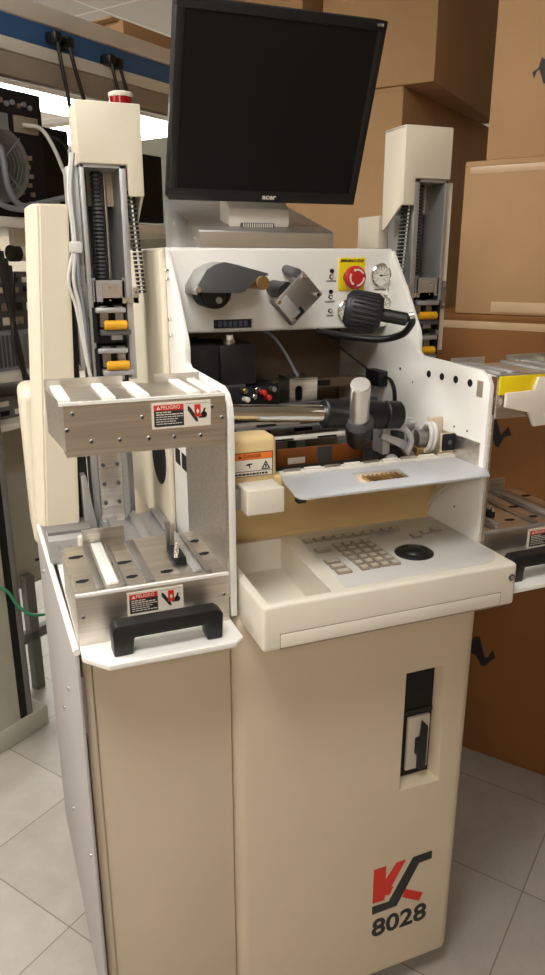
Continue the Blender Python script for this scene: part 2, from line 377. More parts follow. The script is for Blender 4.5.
def loader_rest(X, left):
    b = MB(X); b.prism([(0.079, 1.03), (0.079, 0.965), (0.112, 0.928), (0.300, 0.926), (0.3165, 0.940), (0.3165, 1.03)], 'z', 0.944, 0.953, 'white', 0.0015)
    b.box(0.0785, 0.3165, 1.018, 1.56, 0.944, 0.951, 'white')
    sh = b.build('shelf_lip', WB)
    b = MB(X)
    t_ = [(0.122, .953), (0.1215, .992), (0.127, 1.002), (0.280, 1.002), (0.2885, .994), (0.286, .953), (0.262, .953), (0.259, .979), (0.153, .979), (0.150, .953)]
    b.prism(t_, 'y', 0.946, 0.974, 'black', 0.003); h = b.build('handle', sh); h['label'] = 'black bridge handle'
    # magazine shelves (two steel boxes)
    for k, (z0, z1, yb, nm) in enumerate(((0.953, 1.034, 1.20, 'lower'), (1.243, 1.317, 1.14, 'upper'))):
        b = MB(X)
        b.box(0.0845 if k else .0795, 0.3135, 0.998, 1.002, z0, z1, 'steel')                       # front plate
        if k == 0: b.box(0.0795, 0.083, 1.002, yb, z0, z1-.004, 'steel')
        else: b.prism([(0.0845, 1.0), (0.0885, 1.002), (0.0765, yb), (0.0725, yb)], 'z', z0+.006, z1-.003, 'steel')
        b.prism([(.0845 if k else .083, .9985), (.3135, .9985), (.3135, yb), (.0725 if k else .083, yb)], 'z', z1-.003, z1, 'steel')     # top plate
        b.box(0.0795, 0.3135, 0.9965, 1.002, z1-.002, z1+.0022, 'white' if left else 'alu')            # bright folded edge
        if k: b.box(0.084, 0.3135, 1.002, yb, z0+.002, z0+.006, 'steeld')
        if k:
            b.box(0.0725, 0.190, yb-.003, yb, z1-.03, z1+.014, 'steel'); b.box(0.240, 0.3135, yb-.003, yb, z1-.012, z1+.013, 'steel')
        else: b.box(0.115, 0.187, yb-.002, yb+.001, z1-.02, z1+.028, 'steel', X=None)
        bx = b.build('magazine_shelf', WB)
        bars = (((0.080, 0.097), (0.141, 0.158), (0.187, 0.206), (0.262, 0.28), (0.292, 0.306)) if k else ((0.128, 0.146), (0.262, 0.276)))
        for (xa, xb) in bars:
            q = MB(X); q.box(xa, xb, 1.02 if not k else 1.008, yb-.004, z1, z1+.005, 'white' if left and not (k == 0 and xa > .2) else 'alu', 0.0015)
            q.build('guide_bar', bx)
        if not k:
            for (xa, xb) in ((0.112, 0.124), (0.150, 0.157), (0.184, 0.200), (0.281, 0.290)):
                q = MB(X); q.box(xa, xb, 1.01, yb-.012, z1-.001, z1+.0035, 'steeld', 0.001); q.build('slide_rail', bx)
            for (x, y, r) in ((0.098, 1.15, .012), (0.096, 1.05, .01), (0.165, 1.10, .016), (0.170, 1.04, .009), (0.225, 1.04, .010), (0.300, 1.09, .009), (0.272, 1.11, .006), (.3, 1.15, .008)):
                q = MB(X); q.prism([(x-r, y-.004), (x+r*.2, y-.006), (x+r, y-.001), (x+r, y+.004), (x, y+.006), (x-r, y+.003)], 'z', z1, z1+.0006, 'blackm'); q.build('slot', bx)
            q = MB(X); q.box(0.243, 0.262, 1.06, 1.12, z1, z1+.012, 'blackm', .002)
            for i in range(5): q.cyl((.247+.003*i, 1.065+.011*i, z1+.01), (.247+.003*i, 1.065+.011*i, z1+.02+.004*(i % 2)), .004, 'chrome', n=10)
            q.box(0.245, .252, 1.125, 1.135, z1, z1+.05, 'steeld'); q.box(0.256, .262, 1.14, 1.15, z1, z1+.04, 'steel'); q.build('stop_block', bx)
        sc_ = ((0.097, 1.303), (0.119, 1.263), (0.158, 1.262), (0.191, 1.292), (0.199, 1.261), (0.236, 1.260), (0.275, 1.259), (0.293, 1.30), (0.088, 1.281), (.308, 1.283)) if k else ((0.088, 1.0), (0.13, 0.975), (0.225, .964), (0.290, 0.976), (.305, 1.0))
        for (x, z) in sc_:
            q = MB(X); q.cyl((x, .9995, z), (x, .9962, z), .0035, 'steeld', n=12, bev=.0008); q.cyl((x, .9964, z), (x, .9958, z), .0018, 'blackm', n=6); q.build('screw', bx)
        # warning label
        if left or k == 0:
            xo, zo = ((0.2045, 1.2735) if k else (0.1535, 0.990))
            Xl = Matrix.Identity(4) if left else Matrix.Translation((0.895-0.1535, 0, 0.001))
            q = MB(Xl); yy = .9962
            q.box(xo, xo+.086, yy, .9982, zo, zo+.037, 'paper')
            q.box(xo+.003, xo+.046, yy-.0003, yy+.001, zo+.026, zo+.034, 'redprint')
            q.box(xo+.003, xo+.046, yy-.0003, yy+.001, zo+.003, zo+.026, 'blackprint')
            q.text('PELIGRO', .0072, 'paper', face_y(xo+.027, yy-.0005, zo+.030), .0002)
            q.prism([(xo+.0065, zo+.0275), (xo+.0125, zo+.0275), (xo+.0095, zo+.0325)], 'y', yy-.0007, yy, 'paper')
            for i, (w_, h_) in enumerate(((.018, .0014), (.034, .0014), (.036, .0010), (.030, .0010), (.026, .0010), (.036, .0010))):
                zz = zo+.0235-.0033*i; xx = xo+.006
                while xx < xo+.006+w_:
                    l = random.uniform(.003, .006); q.box(xx, xx+l, yy-.0006, yy, zz-h_/2, zz+h_/2, 'paper'); xx += l+.001
            # pictogram: dark wedge, red hand block, hooked roller
            q.prism([(xo+.052, zo+.031), (xo+.056, zo+.028), (xo+.066, zo+.012), (xo+.067, zo+.006), (xo+.063, zo+.008), (xo+.052, zo+.024)], 'y', yy-.0004, yy, 'blackprint')
            q.box(xo+.062, xo+.071, yy-.0006, yy, zo+.014, zo+.032, 'redprint')
            q.prism([(xo+.0665, zo+.018), (xo+.069, zo+.022), (xo+.0665, zo+.026), (xo+.0645, zo+.022)], 'y', yy-.0009, yy, 'paper')
            q.ring((xo+.076, yy, zo+.0165), (0, -1, 0), .0022, .0045, .0005, 'blackprint', n=16)
            q.prism([(xo+.073, zo+.018), (xo+.076, zo+.026), (xo+.079, zo+.026), (xo+.0755, zo+.018)], 'y', yy-.0005, yy, 'blackprint')
            q.box(xo+.068, xo+.075, yy-.0004, yy, zo+.012, zo+.0145, 'blackprint')
            q.box(xo+.0495, xo+.083, yy-.0002, yy, zo+.0335, zo+.034, 'greyprint')
            q = q.build('warning_label', bx); q['label'] = 'red, black and white warning label with a pinch pictogram'
        if not left and k == 1:
            q = MB()
            q.box(0.797, .890, .9945, .9985, 1.284, 1.316, 'yellow', .001); yl = q.build('yellow_tape', bx)
            q = MB(); q.prism([(0.808, 1.288), (.865, 1.290), (.872, 1.312), (1.025, 1.312), (1.025, 1.232), (0.872, 1.226), (0.858, 1.252), (0.808, 1.264)], 'y', .988, .9945, 'paper', .001); q.build('white_sheet', bx)
    # steel lining of the plate between the shelves
    b = MB(X); b.box(0.3125, 0.3165, 1.002, 1.236, 0.99, 1.245, 'steel'); b.build('lining_sheet', WB)
    # tower
    if not left: X = Matrix.Translation((.009, 0, 0)) @ X
    b = MB(X)
    b.box(0.178, 0.262, 1.50, 1.515, 0.951, 1.70, 'alu')
    b.box(0.181, 0.189, 1.395, 1.515, 1.285, 1.664, 'alu', .001); b.box(0.250, 0.262, 1.395, 1.515, 1.285, 1.664, 'alu', .001)
    b.box(0.181, 0.262, 1.395, 1.51, 1.658, 1.664, 'alu')
    b.box(0.188, 0.250, 1.496, 1.5005, 1.29, 1.658, 'dgrey')
    tw = b.build('loader_tower', WB)
    yh = 1.48 if left else 1.474
    b = MB(X); b.prism([(0.180, 1.763), (0.2925, 1.763), (0.2925, 1.612), (0.2640, 1.612), (0.2640, 1.664), (0.180, 1.664)], 'y', 1.39, 1.398, 'beige', .003)
    b.prism([(1.392, 1.763), (yh, 1.763), (yh, 1.565), (1.462, 1.568), (1.398, 1.612)], 'x', 0.2865, 0.2925, 'beige', .002)
    b.box(0.180, 0.2925, 1.392, yh, 1.756, 1.7635, 'beige', .003); b.box(0.180, 0.185, 1.392, yh, 1.664, 1.760, 'beige', .002)
    b.box(0.180, 0.292, yh-.006, yh, 1.60, 1.76, 'beige'); b.build('head_cover', tw)
    b = MB(X); b.cyl((0.216, 1.45, 1.37), (0.216, 1.45, 1.657), .0085, 'black', n=14)
    for i in range(40): b.ring((0.216, 1.45, 1.372+i*.0071), (0, 0, 1), .008, .0105, .0035, 'dgrey', n=14)
    b.build('lead_screw', tw)
    for x in (0.198, 0.234):
        b = MB(X); b.cyl((x, 1.475, 1.30), (x, 1.475, 1.657), .005, 'chrome' if x > .2 else 'steeld', n=12); b.build('guide_rod', tw)
    b = MB(X)
    b.box(0.192, 0.247, 1.392, 1.396, 1.43, 1.468, 'alu'); b.box(0.190, 0.195, 1.392, 1.46, 1.43, 1.472, 'alu'); b.box(0.243, 0.248, 1.392, 1.46, 1.43, 1.472, 'alu'); b.box(0.192, .247, 1.43, 1.46, 1.43, 1.462, 'dgrey')
    cg = b.build('carriage', tw)
    b = MB(X); b.box(0.206, 0.241, 1.387, 1.392, 1.427, 1.462, 'board'); b.box(0.206, 0.270, 1.387, 1.391, 1.427, 1.437, 'board'); b.box(.262, .272, 1.387, 1.391, 1.427, 1.455, 'board')
    for (x, z) in ((.218, 1.456), (.218, 1.433), (.267, 1.448), (.25, 1.432)): b.cyl((x, 1.388, z), (x, 1.385, z), .002, 'chrome', n=8)
    b.build('bracket', cg)
    for i, z in enumerate((1.392, 1.318)):
        b = MB(X)
        b.box(0.190, 0.246, 1.385, 1.40, z+.018, z+.028, 'alu', .003); b.box(0.185, 0.192, 1.39, 1.43, z-.035, z+.028, 'blackm')
        b.box(0.2, 0.215, 1.40, 1.42, z-.008, z+.03, 'steeld'); b.box(0.228, 0.243, 1.40, 1.42, z-.008, z+.03, 'steeld'); b.box(.192, .25, 1.42, 1.45, z-.04, z+.03, 'black')
        b.box(0.196, 0.252, 1.375, 1.40, z-.022, z-.012, 'alu' if i else 'dgrey', .002); b.box(.215, .235, 1.376, 1.39, z-.03, z-.012, 'steeld')
        g = b.build('gripper', tw)
        b = MB(X); b.cyl((0.203, 1.376, z-.003), (0.245, 1.376, z-.003), .0085, 'yroller', n=16, bev=.002); b.build('roller', g)
    b = MB(X)                                                    # ribbed cable chain
    for i in range(24):
        z = 1.622-.0075*i; x = 0.2635+.0005*i
        b.box(x, x+.014, 1.402, 1.42, z-.0055, z, 'black', .001); b.box(x+.004, x+.0075, 1.4005, 1.402, z-.0055, z-.001, 'wcable')
    b.build('cable_chain', tw)
    b = MB(X); b.box(.160, .180, 1.41, 1.46, 1.31, 1.66, 'alu' if left else 'beige', .001); b.box(.164, .182, 1.405, 1.415, 1.40, 1.46, 'grey', .001)
    for z in (1.41, 1.45): b.cyl((.170, 1.405, z), (.170, 1.40, z), .003, 'chrome', n=10)
    b.build('side_rail', tw)
    for i, (dx, r) in enumerate(((0, .0035), (.006, .003), (-.006, .003)) if left else ()):
        b = MB(X); b.tube([(.172+dx*.3, 1.40, 1.68), (.163+dx*.5, 1.395, 1.62), (.164+dx*.5, 1.392, 1.53), (.156+dx*1.5, 1.388, 1.47), (.163+dx, 1.39, 1.42), (.168+dx*.5, 1.39, 1.35), (.174, 1.395, 1.29)], r, 'wcable' if i != 1 else 'gcable', 8, 5); b.build('cable', tw)
    if left: b = MB(X); b.box(.153, .176, 1.385, 1.40, 1.515, 1.535, 'wcable', .004); b.build('cable_clip', tw)
    # carriage plate and base blocks below the upper shelf
    b = MB(X); b.box(0.166, 0.242, 1.44, 1.50, 0.985, 1.245, 'alu', .004)
    b.box(0.180, 0.228, 1.432, 1.442, 1.00, 1.243, 'steel', .003); b.cyl((0.204, 1.431, 1.0), (0.204, 1.442, 1.0), .0235, 'steel', n=24)
    for z in (1.03, 1.07, 1.11, 1.15, 1.2):
        for x in (0.190, 0.218): b.cyl((x, 1.432, z), (x, 1.428, z), .004, 'dgrey', n=10)
    b.build('lift_plate', tw)
    b = MB(X); b.box(0.066, 0.150, 1.33, 1.50, 0.951, 1.0, 'alu', .002); b.box(0.068, 0.148, 1.36, 1.5, 0.999, 1.006, 'grey')
    b.prism([(.142, .951), (.172, .951), (.152, 1.10), (.142, 1.10)], 'y', 1.40, 1.44, 'alu', .002)
    for (x, z) in ((.085, .985), (.085, .967), (.105, .985), (.105, .967), (.125, .98), (.135, .97)): b.cyl((x, 1.331, z), (x, 1.327, z), .003, 'steeld', n=8)
    b.cyl((.125, 1.31, .951), (.125, 1.31, 1.01), .009, 'paper', .0075, n=14); b.build('base_block', tw)
    b = MB(X); b.box(0.175, 0.308, 1.24, 1.46, 0.951, 0.975, 'alu', .003); b.box(0.175, 0.300, 1.26, 1.46, 0.975, 0.990, 'alu', .003)
    for x in (.19, .235, .285): b.box(x, x+.018, 1.255, 1.46, .99, .999, 'alu', .002)
    b.box(.18, .2, 1.235, 1.245, .955, .965, 'redprint'); b.build('slide_base', tw)
    # tall moulded cover beside the tower
    if left:
        b = MB(X); t2 = bmesh.new()
        lo = [(.068, 1.40, 1.003), (.132, 1.40, 1.003), (.132, 1.50, 1.003), (.052, 1.50, 1.003), (.056, 1.415, 1.003)]
        hi = [(.108, 1.40, 1.597), (.158, 1.40, 1.597), (.158, 1.50, 1.597), (.090, 1.50, 1.597), (.095, 1.415, 1.597)]
        a = [t2.verts.new(p) for p in lo]; d = [t2.verts.new(p) for p in hi]
        t2.faces.new(a[::-1]); t2.faces.new(d)
        for i in range(5): t2.faces.new((a[i], a[(i+1) % 5], d[(i+1) % 5], d[i]))
        bmesh.ops.recalc_face_normals(t2, faces=t2.faces); bmesh.ops.bevel(t2, geom=t2.edges[:], offset=.003, segments=2, affect='EDGES')
        b.add(t2, 'beige'); b.box(.072, .13, 1.43, 1.49, .95, 1.004, 'blackm'); b.build('tall_cover', tw)
        b = MB(X); b.box(0.050, 0.12, 1.56, 1.74, 0.90, 1.245, 'beige', .02, 4); b.build('rear_housing', tw)
        b = MB(X); b.box(.132, .158, 1.43, 1.50, 1.0, 1.5, 'black'); b.build('dark_backing', tw)
        b = MB(X); b.cyl((.288, 1.545, 1.70), (.288, 1.545, 1.768), .008, 'dgrey', n=14); b.box(.26, .30, 1.475, 1.56, 1.69, 1.702, 'dgrey')
        b.cyl((.288, 1.545, 1.765), (.288, 1.545, 1.802), .0215, 'redlens', n=28); b.lathe([(.0225, 0), (.0235, .002), (.0235, .007), (.020, .009)], 'paper', (.288, 1.545, 1.800), n=28)
        sg = b.build('signal_light', tw); sg['label'] = 'red signal lamp with a white cap'
    else:
        b = MB(); b.box(.834, .870, 1.50, 1.60, 1.528, 1.598, 'beige', .004); b.box(.834, .870, 1.50, 1.60, 1.48, 1.529, 'grey'); b.build('side_housing', tw)
loader(Matrix.Identity(4), True)
loader(MIR, False)

# --- side plates
prof = [(1.36, 1.522), (1.30, 1.450), (1.243, 1.372), (1.238, 1.355), (1.238, 1.332), (1.226, 1.3255), (1.04, 1.322), (1.018, 1.314), (1.004, 1.298), (1.0, 1.28), (1.0, 0.956), (1.62, 0.956), (1.62, 1.522)]
for x0, x1, lb in ((0.317, 0.328, 'left white side plate'), (0.787, 0.797, 'right white side plate with four black plugs')):
    b = MB(); b.prism([(max(p[0], 1.008) if x0 > .5 else p[0], p[1]) for p in prof], 'x', x0, x1, 'white', .0018); pl = b.build('side_plate', WB); pl['label'] = lb
    if x0 > .5:
        for (y, z) in ((1.194, 1.294), (1.150, 1.295), (1.106, 1.296), (1.063, 1.296)):
            q = MB(); q.cyl((x0-.0015, y, z), (x0+.004, y, z), .0068, 'blackm', n=20, bev=.0008); q.build('hole_plug', pl)
        q = MB(); q.box(x0-.0008, x0+.001, 1.026, 1.042, 1.276, 1.304, 'keys', .0003); q.build('tape_scrap', pl)
        q = MB(); q.box(x0-.002, x0+.001, 1.02, 1.155, 1.155, 1.197, 'steel', .001); q.build('inlay_sheet', pl)
        q = MB(); q.cyl((x0-.001, 1.30, 1.29), (x0+.002, 1.30, 1.29), .003, 'blackm', n=10)
        for (y, z) in ((1.25, 1.27), (1.1, 1.21), (1.06, 1.21), (1.08, 1.06)): q.cyl((x0-.001, y, z), (x0+.002, y, z), .002, 'greyprint', n=8)
        q.build('screw_hole', pl)
    else:
        q = MB()
        for (y, z) in ((1.335, 1.485), (1.33, 1.47), (1.325, 1.40), (1.32, 1.372)): q.cyl((x0+.001, y, z), (x0-.006, y, z), .0035, 'chrome', n=10, bev=.0008)
        q.build('screw', pl)
        q = MB()
        for y0 in (1.25, 1.30): q.box(x0-.001, x0+.002, y0, y0+.035, 1.13, 1.16, 'blackm')
        q.build('slot_opening', pl)
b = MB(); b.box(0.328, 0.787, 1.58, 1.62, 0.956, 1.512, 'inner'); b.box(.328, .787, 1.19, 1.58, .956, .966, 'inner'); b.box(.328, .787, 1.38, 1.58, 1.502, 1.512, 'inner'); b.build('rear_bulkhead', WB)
b = MB(); b.box(0.322, 0.798, 1.62, 1.90, 0.956, 1.522, 'beige', .01, 3); b.build('rear_housing', WB)
b = MB(); b.box(0.305, 0.317, 1.350, 1.88, 0.956, 1.524, 'beige', .005, 3); sc_ = b.build('side_cover', WB)
b = MB(); b.cyl((0.3055, 1.432, 1.122), (0.3035, 1.432, 1.122), .062, 'blackm', n=40); b.build('vent_hole', sc_)
b = MB(); b.box(0.322, 0.798, 1.372, 1.90, 1.512, 1.526, 'white', .004); b.build('top_cover', WB)

# --- control panel
b = MB(); b.box(0.3285, 0.7865, 1.36, 1.378, 1.370, 1.5255, 'white', .006, 3)
cp = b.build('control_panel', WB)
c = MB(); c.box(0.407, 0.486, 1.34, 1.37, 1.377, 1.3945, 'blackm'); cut(cp, c)
b = MB(); b.box(0.4075, 0.4855, 1.366, 1.3695, 1.3775, 1.394, 'lcdwin')
for i in range(6): b.box(.418+i*.0105, .425+i*.0105, 1.3652, 1.3665, 1.380, 1.391, 'digit')
b.build('display_window', cp)
# dark hooded cover over the lens at left
b = MB()
hood = [(.353, 1.448), (.354, 1.460), (.372, 1.487), (.388, 1.496), (.405, 1.500), (.429, 1.495), (.487, 1.480), (.457, 1.463), (.446, 1.455), (.441, 1.449), (.428, 1.447)]
b.prism(hood, 'y', 1.273, 1.279, 'dgrey', .001)
t = bmesh.new(); o0 = hood[:7]
f0 = [t.verts.new((x, 1.279, z)) for x, z in o0]; f1 = [t.verts.new((x, 1.3605, z)) for x, z in o0]
g0 = [t.verts.new((x+.0015, 1.279, z-.004)) for x, z in o0]; g1 = [t.verts.new((x+.0015, 1.3605, z-.004)) for x, z in o0]
for i in range(6):
    t.faces.new((f0[i], f0[i+1], f1[i+1], f1[i])); t.faces.new((g0[i+1], g0[i], g1[i], g1[i+1]))
t.faces.new((f0[0], f1[0], g1[0], g0[0])); t.faces.new((f0[6], g0[6], g1[6], f1[6]))
bmesh.ops.recalc_face_normals(t, faces=t.faces); b.add(t, 'alu')
hd = b.build('lens_hood', cp)
b = MB(); b.cyl((.395, 1.3605, 1.448), (.395, 1.30, 1.448), .030, 'blackm', n=28, bev=.003); b.cyl((.390, 1.30, 1.446), (.390, 1.292, 1.446), .022, 'black', n=24, bev=.002); b.cyl((.397, 1.293, 1.434), (.397, 1.288, 1.434), .006, 'steeld', n=12); b.build('lens_knob', hd)
b = MB(); b.cyl((.474, 1.3605, 1.464), (.474, 1.268, 1.464), .0125, 'brass', n=20, bev=.001); b.build('thumb_screw', hd)
b = MB(); b.cyl((.3535, 1.268, 1.4535), (.3535, 1.275, 1.4535), .006, 'steel', n=14, bev=.001); b.build('screw', hd)
# square steel plate on posts
b = MB()
cx_, cz_ = 0.546, 1.434
ang = math.atan2(1.441-1.483, .596-.556)
Xd = Matrix.Translation((cx_, 0, cz_)) @ Matrix.Rotation(-ang, 4, 'Y')
b.box(-.029, .029, 1.276, 1.282, -.0385, .0425, 'steeld', .002, X=Xd)
b.box(-.029, .029, 1.282, 1.30, -.0385, -.0345, 'steeld', X=Xd)
b.box(-.022, .020, 1.2735, 1.2765, -.037, -.012, 'alu', .001, X=Xd)
sq = b.build('adjuster_plate', cp)
for (a, d) in ((-.022, .036), (.022, .034), (.020, -.032), (-.023, -.03)):
    q = MB(); q.cyl((a, 1.277, d), (a, 1.272, d), .0045, 'chrome', n=12, bev=.001, X=Xd); q.build('screw', sq)
q = MB(); q.box(.012, .026, 1.274, 1.277, -.028, -.005, 'blackm', .001, X=Xd); q.build('dark_window', sq)
b = MB(); b.cyl((.530, 1.3605, 1.451), (.528, 1.284, 1.449), .016, 'black', n=24, bev=.002); b.cyl((.556, 1.3605, 1.486), (.548, 1.284, 1.480), .009, 'dgrey', n=18, bev=.002); b.build('post', sq)
# indicators
for (x, z, dark) in ((.654, 1.483, 1), (.653, 1.472, 0), (.653, 1.443, 1), (.652, 1.433, 0), (.652, 1.406, 0)):
    q = MB(); q.cyl((x, 1.361, z), (x, 1.3565, z), .0042, 'blackm', n=16, bev=.0006); 
    if not dark: q.cyl((x, 1.357, z), (x, 1.3555, z), .0026, 'paper', n=14)
    q.build('indicator_light', cp)
q = MB()
for (x, z, wd) in ((.654, 1.4635, .022), (.652, 1.4235, .022), (.652, 1.396, .014)):
    xx = x-wd/2
    while xx < x+wd/2-.001: q.box(xx, xx+.0022, 1.3593, 1.3605, z-.0014, z+.0014, 'greyprint'); xx += .0031
q.build('printed_caption', cp)
b = MB(); b.box(.669, .7275, 1.3575, 1.361, 1.445, 1.508, 'yellow', .0006)
b.text('EMERGENCY STOP', .0072, 'blackprint', face_y(.698, 1.3572, 1.502), .0002, wide=.86, bold=.0003)
es = b.build('emergency_plate', cp)
b = MB(); b.cyl((.693, 1.358, 1.4705), (.693, 1.338, 1.4705), .014, 'blackm', n=24); b.lathe([(.020, 0), (.0225, .003), (.0225, .010), (.020, .014), (.012, .0165), (0, .017)], 'red', (.693, 1.340, 1.4705), (0, -1, 0), 32)
eb = b.build('emergency_button', es); eb['label'] = 'red mushroom emergency button with white arrows'
b = MB()
for k in range(3):
    a0 = R(30+120*k); n = 8
    pts = [(.0135*math.cos(a0+R(80)*i/n), .0135*math.sin(a0+R(80)*i/n)) for i in range(n+1)] + [(.0165*math.cos(a0+R(80)*i/n), .0165*math.sin(a0+R(80)*i/n)) for i in range(n, -1, -1)]
    b.prism([(.693+x, 1.4705+z) for x, z in pts], 'y', 1.3232, 1.3262, 'paper')
    ae = a0+R(92); as_ = a0+R(78)
    b.prism([(.693+r*math.cos(q_), 1.4705+r*math.sin(q_)) for r, q_ in ((.0118, as_), (.0178, as_), (.015, ae))], 'y', 1.3230, 1.3262, 'paper')
b.build('arrow_mark', eb)
for (x, z, lb) in ((.764, 1.474, 'upper round pressure gauge'), (.767, 1.415, 'lower pressure gauge behind the lamp'), (.690, 1.404, 'chrome ringed gauge left of the lamp')):
    b = MB(); b.lathe([(.0225, 0), (.0235, .002), (.0235, .008), (.021, .010), (.0195, .008), (.0195, .005), (0, .005)], 'chrome', (x, 1.361, z), (0, -1, 0), 32)
    g = b.build('pressure_gauge', cp); g['label'] = lb
    b = MB(); b.cyl((x, 1.3565, z), (x, 1.3555, z), .0192, 'dial', n=32)
    for k in range(11):
        a = R(225-27*k); b.prism([(x+r*math.cos(a)+w_*math.sin(a), z+r*math.sin(a)-w_*math.cos(a)) for r, w_ in ((.0135, -.0005), (.0175, -.0005), (.0175, .0005), (.0135, .0005))], 'y', 1.3552, 1.3556, 'blackprint')
    for i, k in enumerate((0, 2.5, 5, 7.5, 10)):
        a = R(225-27*k); b.text(str(i*15), .0042, 'blackprint', face_y(x+.0105*math.cos(a), 1.3553, z+.0105*math.sin(a)), .0001)
    b.build('dial', g)
    b = MB(); a = R(5); b.prism([(x-.004, z-.001), (x+.015, z-.0002), (x+.015, z+.0004), (x-.004, z+.001)], 'y', 1.3545, 1.3551, 'blackprint'); b.cyl((x, 1.3551, z), (x, 1.354, z), .002, 'blackprint', n=10); b.build('needle', g)
q = MB()
xx = .752
while xx < .777: q.box(xx, xx+.002, 1.3593, 1.3605, 1.4445, 1.447, 'greyprint'); xx += .003
q.build('printed_caption', cp)
# ribbed lamp on its cord
Lc = Vector((.590, 1.165, 1.423)); Ld = Vector((.86, -.48, -.17)).normalized()
Le = Lc + Ld*.062
b = MB(); b.lathe([(.026, 0), (.031, .004), (.033, .010), (.032, .055), (.028, .062), (.012, .064)], 'rubber', Lc, Ld, 36)
q_ = Ld.to_track_quat('Z', 'Y')
for k in range(26):
    a = 2*math.pi*k/26; o_ = Vector((math.cos(a), math.sin(a), 0))*.0325
    b.tube([Lc + q_ @ (o_ + Vector((0, 0, .012))), Lc + q_ @ (o_ + Vector((0, 0, .054)))], .0022, 'rubber', 6, 1)
b.cyl(Lc-Ld*.002, Lc+Ld*.001, .024, 'blackm', n=28)
b.cyl(Le-Ld*.002, Le+Ld*.046, .0115, 'black', n=20, bev=.002)
lm = b.build('work_lamp', cp); lm['label'] = 'black ribbed lamp head hanging on a thick cord'
b = MB(); E_ = Le+Ld*.044
b.tube([E_, E_+Vector((.010, 0, .002)), E_+Vector((.016, .01, -.010)), (.700, 1.16, 1.374), (.68, 1.21, 1.362), (.64, 1.29, 1.364), (.61, 1.33, 1.369)], .0065, 'black', 10, 6); b.build('cord', lm)
b = MB(); b.cyl(E_+Vector((.004, -.004, .006)), E_+Vector((.010, -.008, .008)), .006, 'steel', n=14); b.build('cord_nut', lm)
b = MB(); b.cyl((.724, 1.36, 1.405), (.625, 1.16, 1.417), .008, 'black', n=14); b.cyl((.724, 1.361, 1.405), (.724, 1.352, 1.405), .014, 'chrome', n=20); b.build('lamp_bracket', lm)

# --- pedestal for the monitor: wedge of bare steel with a light side
b = MB()
b.prism([(1.372, 1.526), (1.372, 1.5565), (1.64, 1.627), (1.64, 1.526)], 'x', 0.3865, 0.661, 'pedsteel', .001)
pd = b.build('monitor_pedestal', WB)
b = MB(); b.box(0.3865, 0.661, 1.3695, 1.3725, 1.527, 1.5535, 'keys', .0006); b.build('front_lip', pd)
q = MB()
for (y, z) in ((1.56, 1.575), (1.40, 1.542)): q.cyl((.387, y, z), (.384, y, z), .004, 'chrome', n=10)
q.build('screw', pd)

# --- inside the opening
b = MB(); b.box(.338, .409, 1.332, 1.50, 1.273, 1.349, 'black', .002); b.box(.409, .482, 1.328, 1.46, 1.273, 1.349, 'black', .003); b.box(.36, .46, 1.33, 1.45, .966, 1.273, 'dgrey')
mt = b.build('bond_head_motor', WB)
b = MB(); b.cyl((.437, 1.36, 1.349), (.437, 1.36, 1.356), .012, 'steel', n=20); b.cyl((.437, 1.36, 1.356), (.437, 1.36, 1.366), .009, 'chrome', n=8, bev=.001); b.build('bolt', mt)
for (x, z, m_) in ((.45, 1.262, 'brass'), (.47, 1.25, 'chrome'), (.49, 1.256, 'redprint'), (.50, 1.246, 'redprint'), (.475, 1.263, 'chrome'), (.455, 1.245, 'paper'), (.51, 1.262, 'steeld')):
    b = MB(); b.cyl((x, 1.328, z), (x+.004, 1.312, z), .0055, m_, n=12, bev=.001); b.build('terminal', mt)
b = MB(); b.box(.425, .53, 1.325, 1.40, 1.225, 1.268, 'blackm', .003); b.build('terminal_block', mt)
b = MB(); b.box(.568, .630, 1.365, 1.37, 1.215, 1.271, 'steel', .001); b.box(.568, .572, 1.37, 1.43, 1.215, 1.271, 'steel'); b.box(.568, .630, 1.365, 1.43, 1.268, 1.272, 'steel'); b.box(.59, .61, 1.38, 1.43, .966, 1.215, 'steeld')
bk_ = b.build('camera_bracket', WB)
cut(bk_, MB().prism([(.588+.0085*math.cos(a), 1.2405+(.008 if math.sin(a) > 0 else -.008)+.0085*math.sin(a)) for a in [2*math.pi*i/24 for i in range(24)]], 'y', 1.35, 1.38, 'steel'))
b = MB(); b.cyl((.595, 1.385, 1.243), (.595, 1.43, 1.243), .02, 'black', n=20); b.build('lens_barrel', bk_)
b = MB(); b.tube([(.525, 1.42, 1.37), (.555, 1.42, 1.35), (.575, 1.41, 1.32), (.60, 1.40, 1.272)], .0035, 'gcable', 8, 6); b.build('cable', bk_)
# clutter rails across the work zone
for (x0, x1, y, z, h_, m_) in ((.40, .79, 1.30, 1.175, .012, 'alu'), (.40, .79, 1.27, 1.198, .007, 'board'), (.42, .76, 1.34, 1.215, .01, 'dgrey'), (.42, .70, 1.23, 1.177, .006, 'rail'), (.42, .79, 1.45, 1.235, .02, 'inner')):
    b = MB(); b.box(x0, x1, y, y+.02, z, z+h_, m_, .001); b.box(x0, x0+.02, y, y+.02, .966, z, 'dgrey'); b.box(x1-.02, x1, y, y+.02, .966, z, 'dgrey')
    for k in range(3): b.box(x0+.06+k*.09, x0+.10+k*.09, y-.001, y+.004, z+h_*.2, z+h_*.8, 'blackm')
    b.build('work_rail', WB)
b = MB(); b.box(.475, .715, 1.198, 1.206, 1.138, 1.17, 'amber', .002); b.box(.44, .79, 1.206, 1.214, 1.12, 1.158, 'dgrey'); b.box(.44, .47, 1.206, 1.23, .966, 1.12, 'dgrey'); b.box(.76, .79, 1.206, 1.23, .966, 1.12, 'dgrey')
am = b.build('heater_rail', WB); am['label'] = 'amber coloured heater rail with a dark patch'
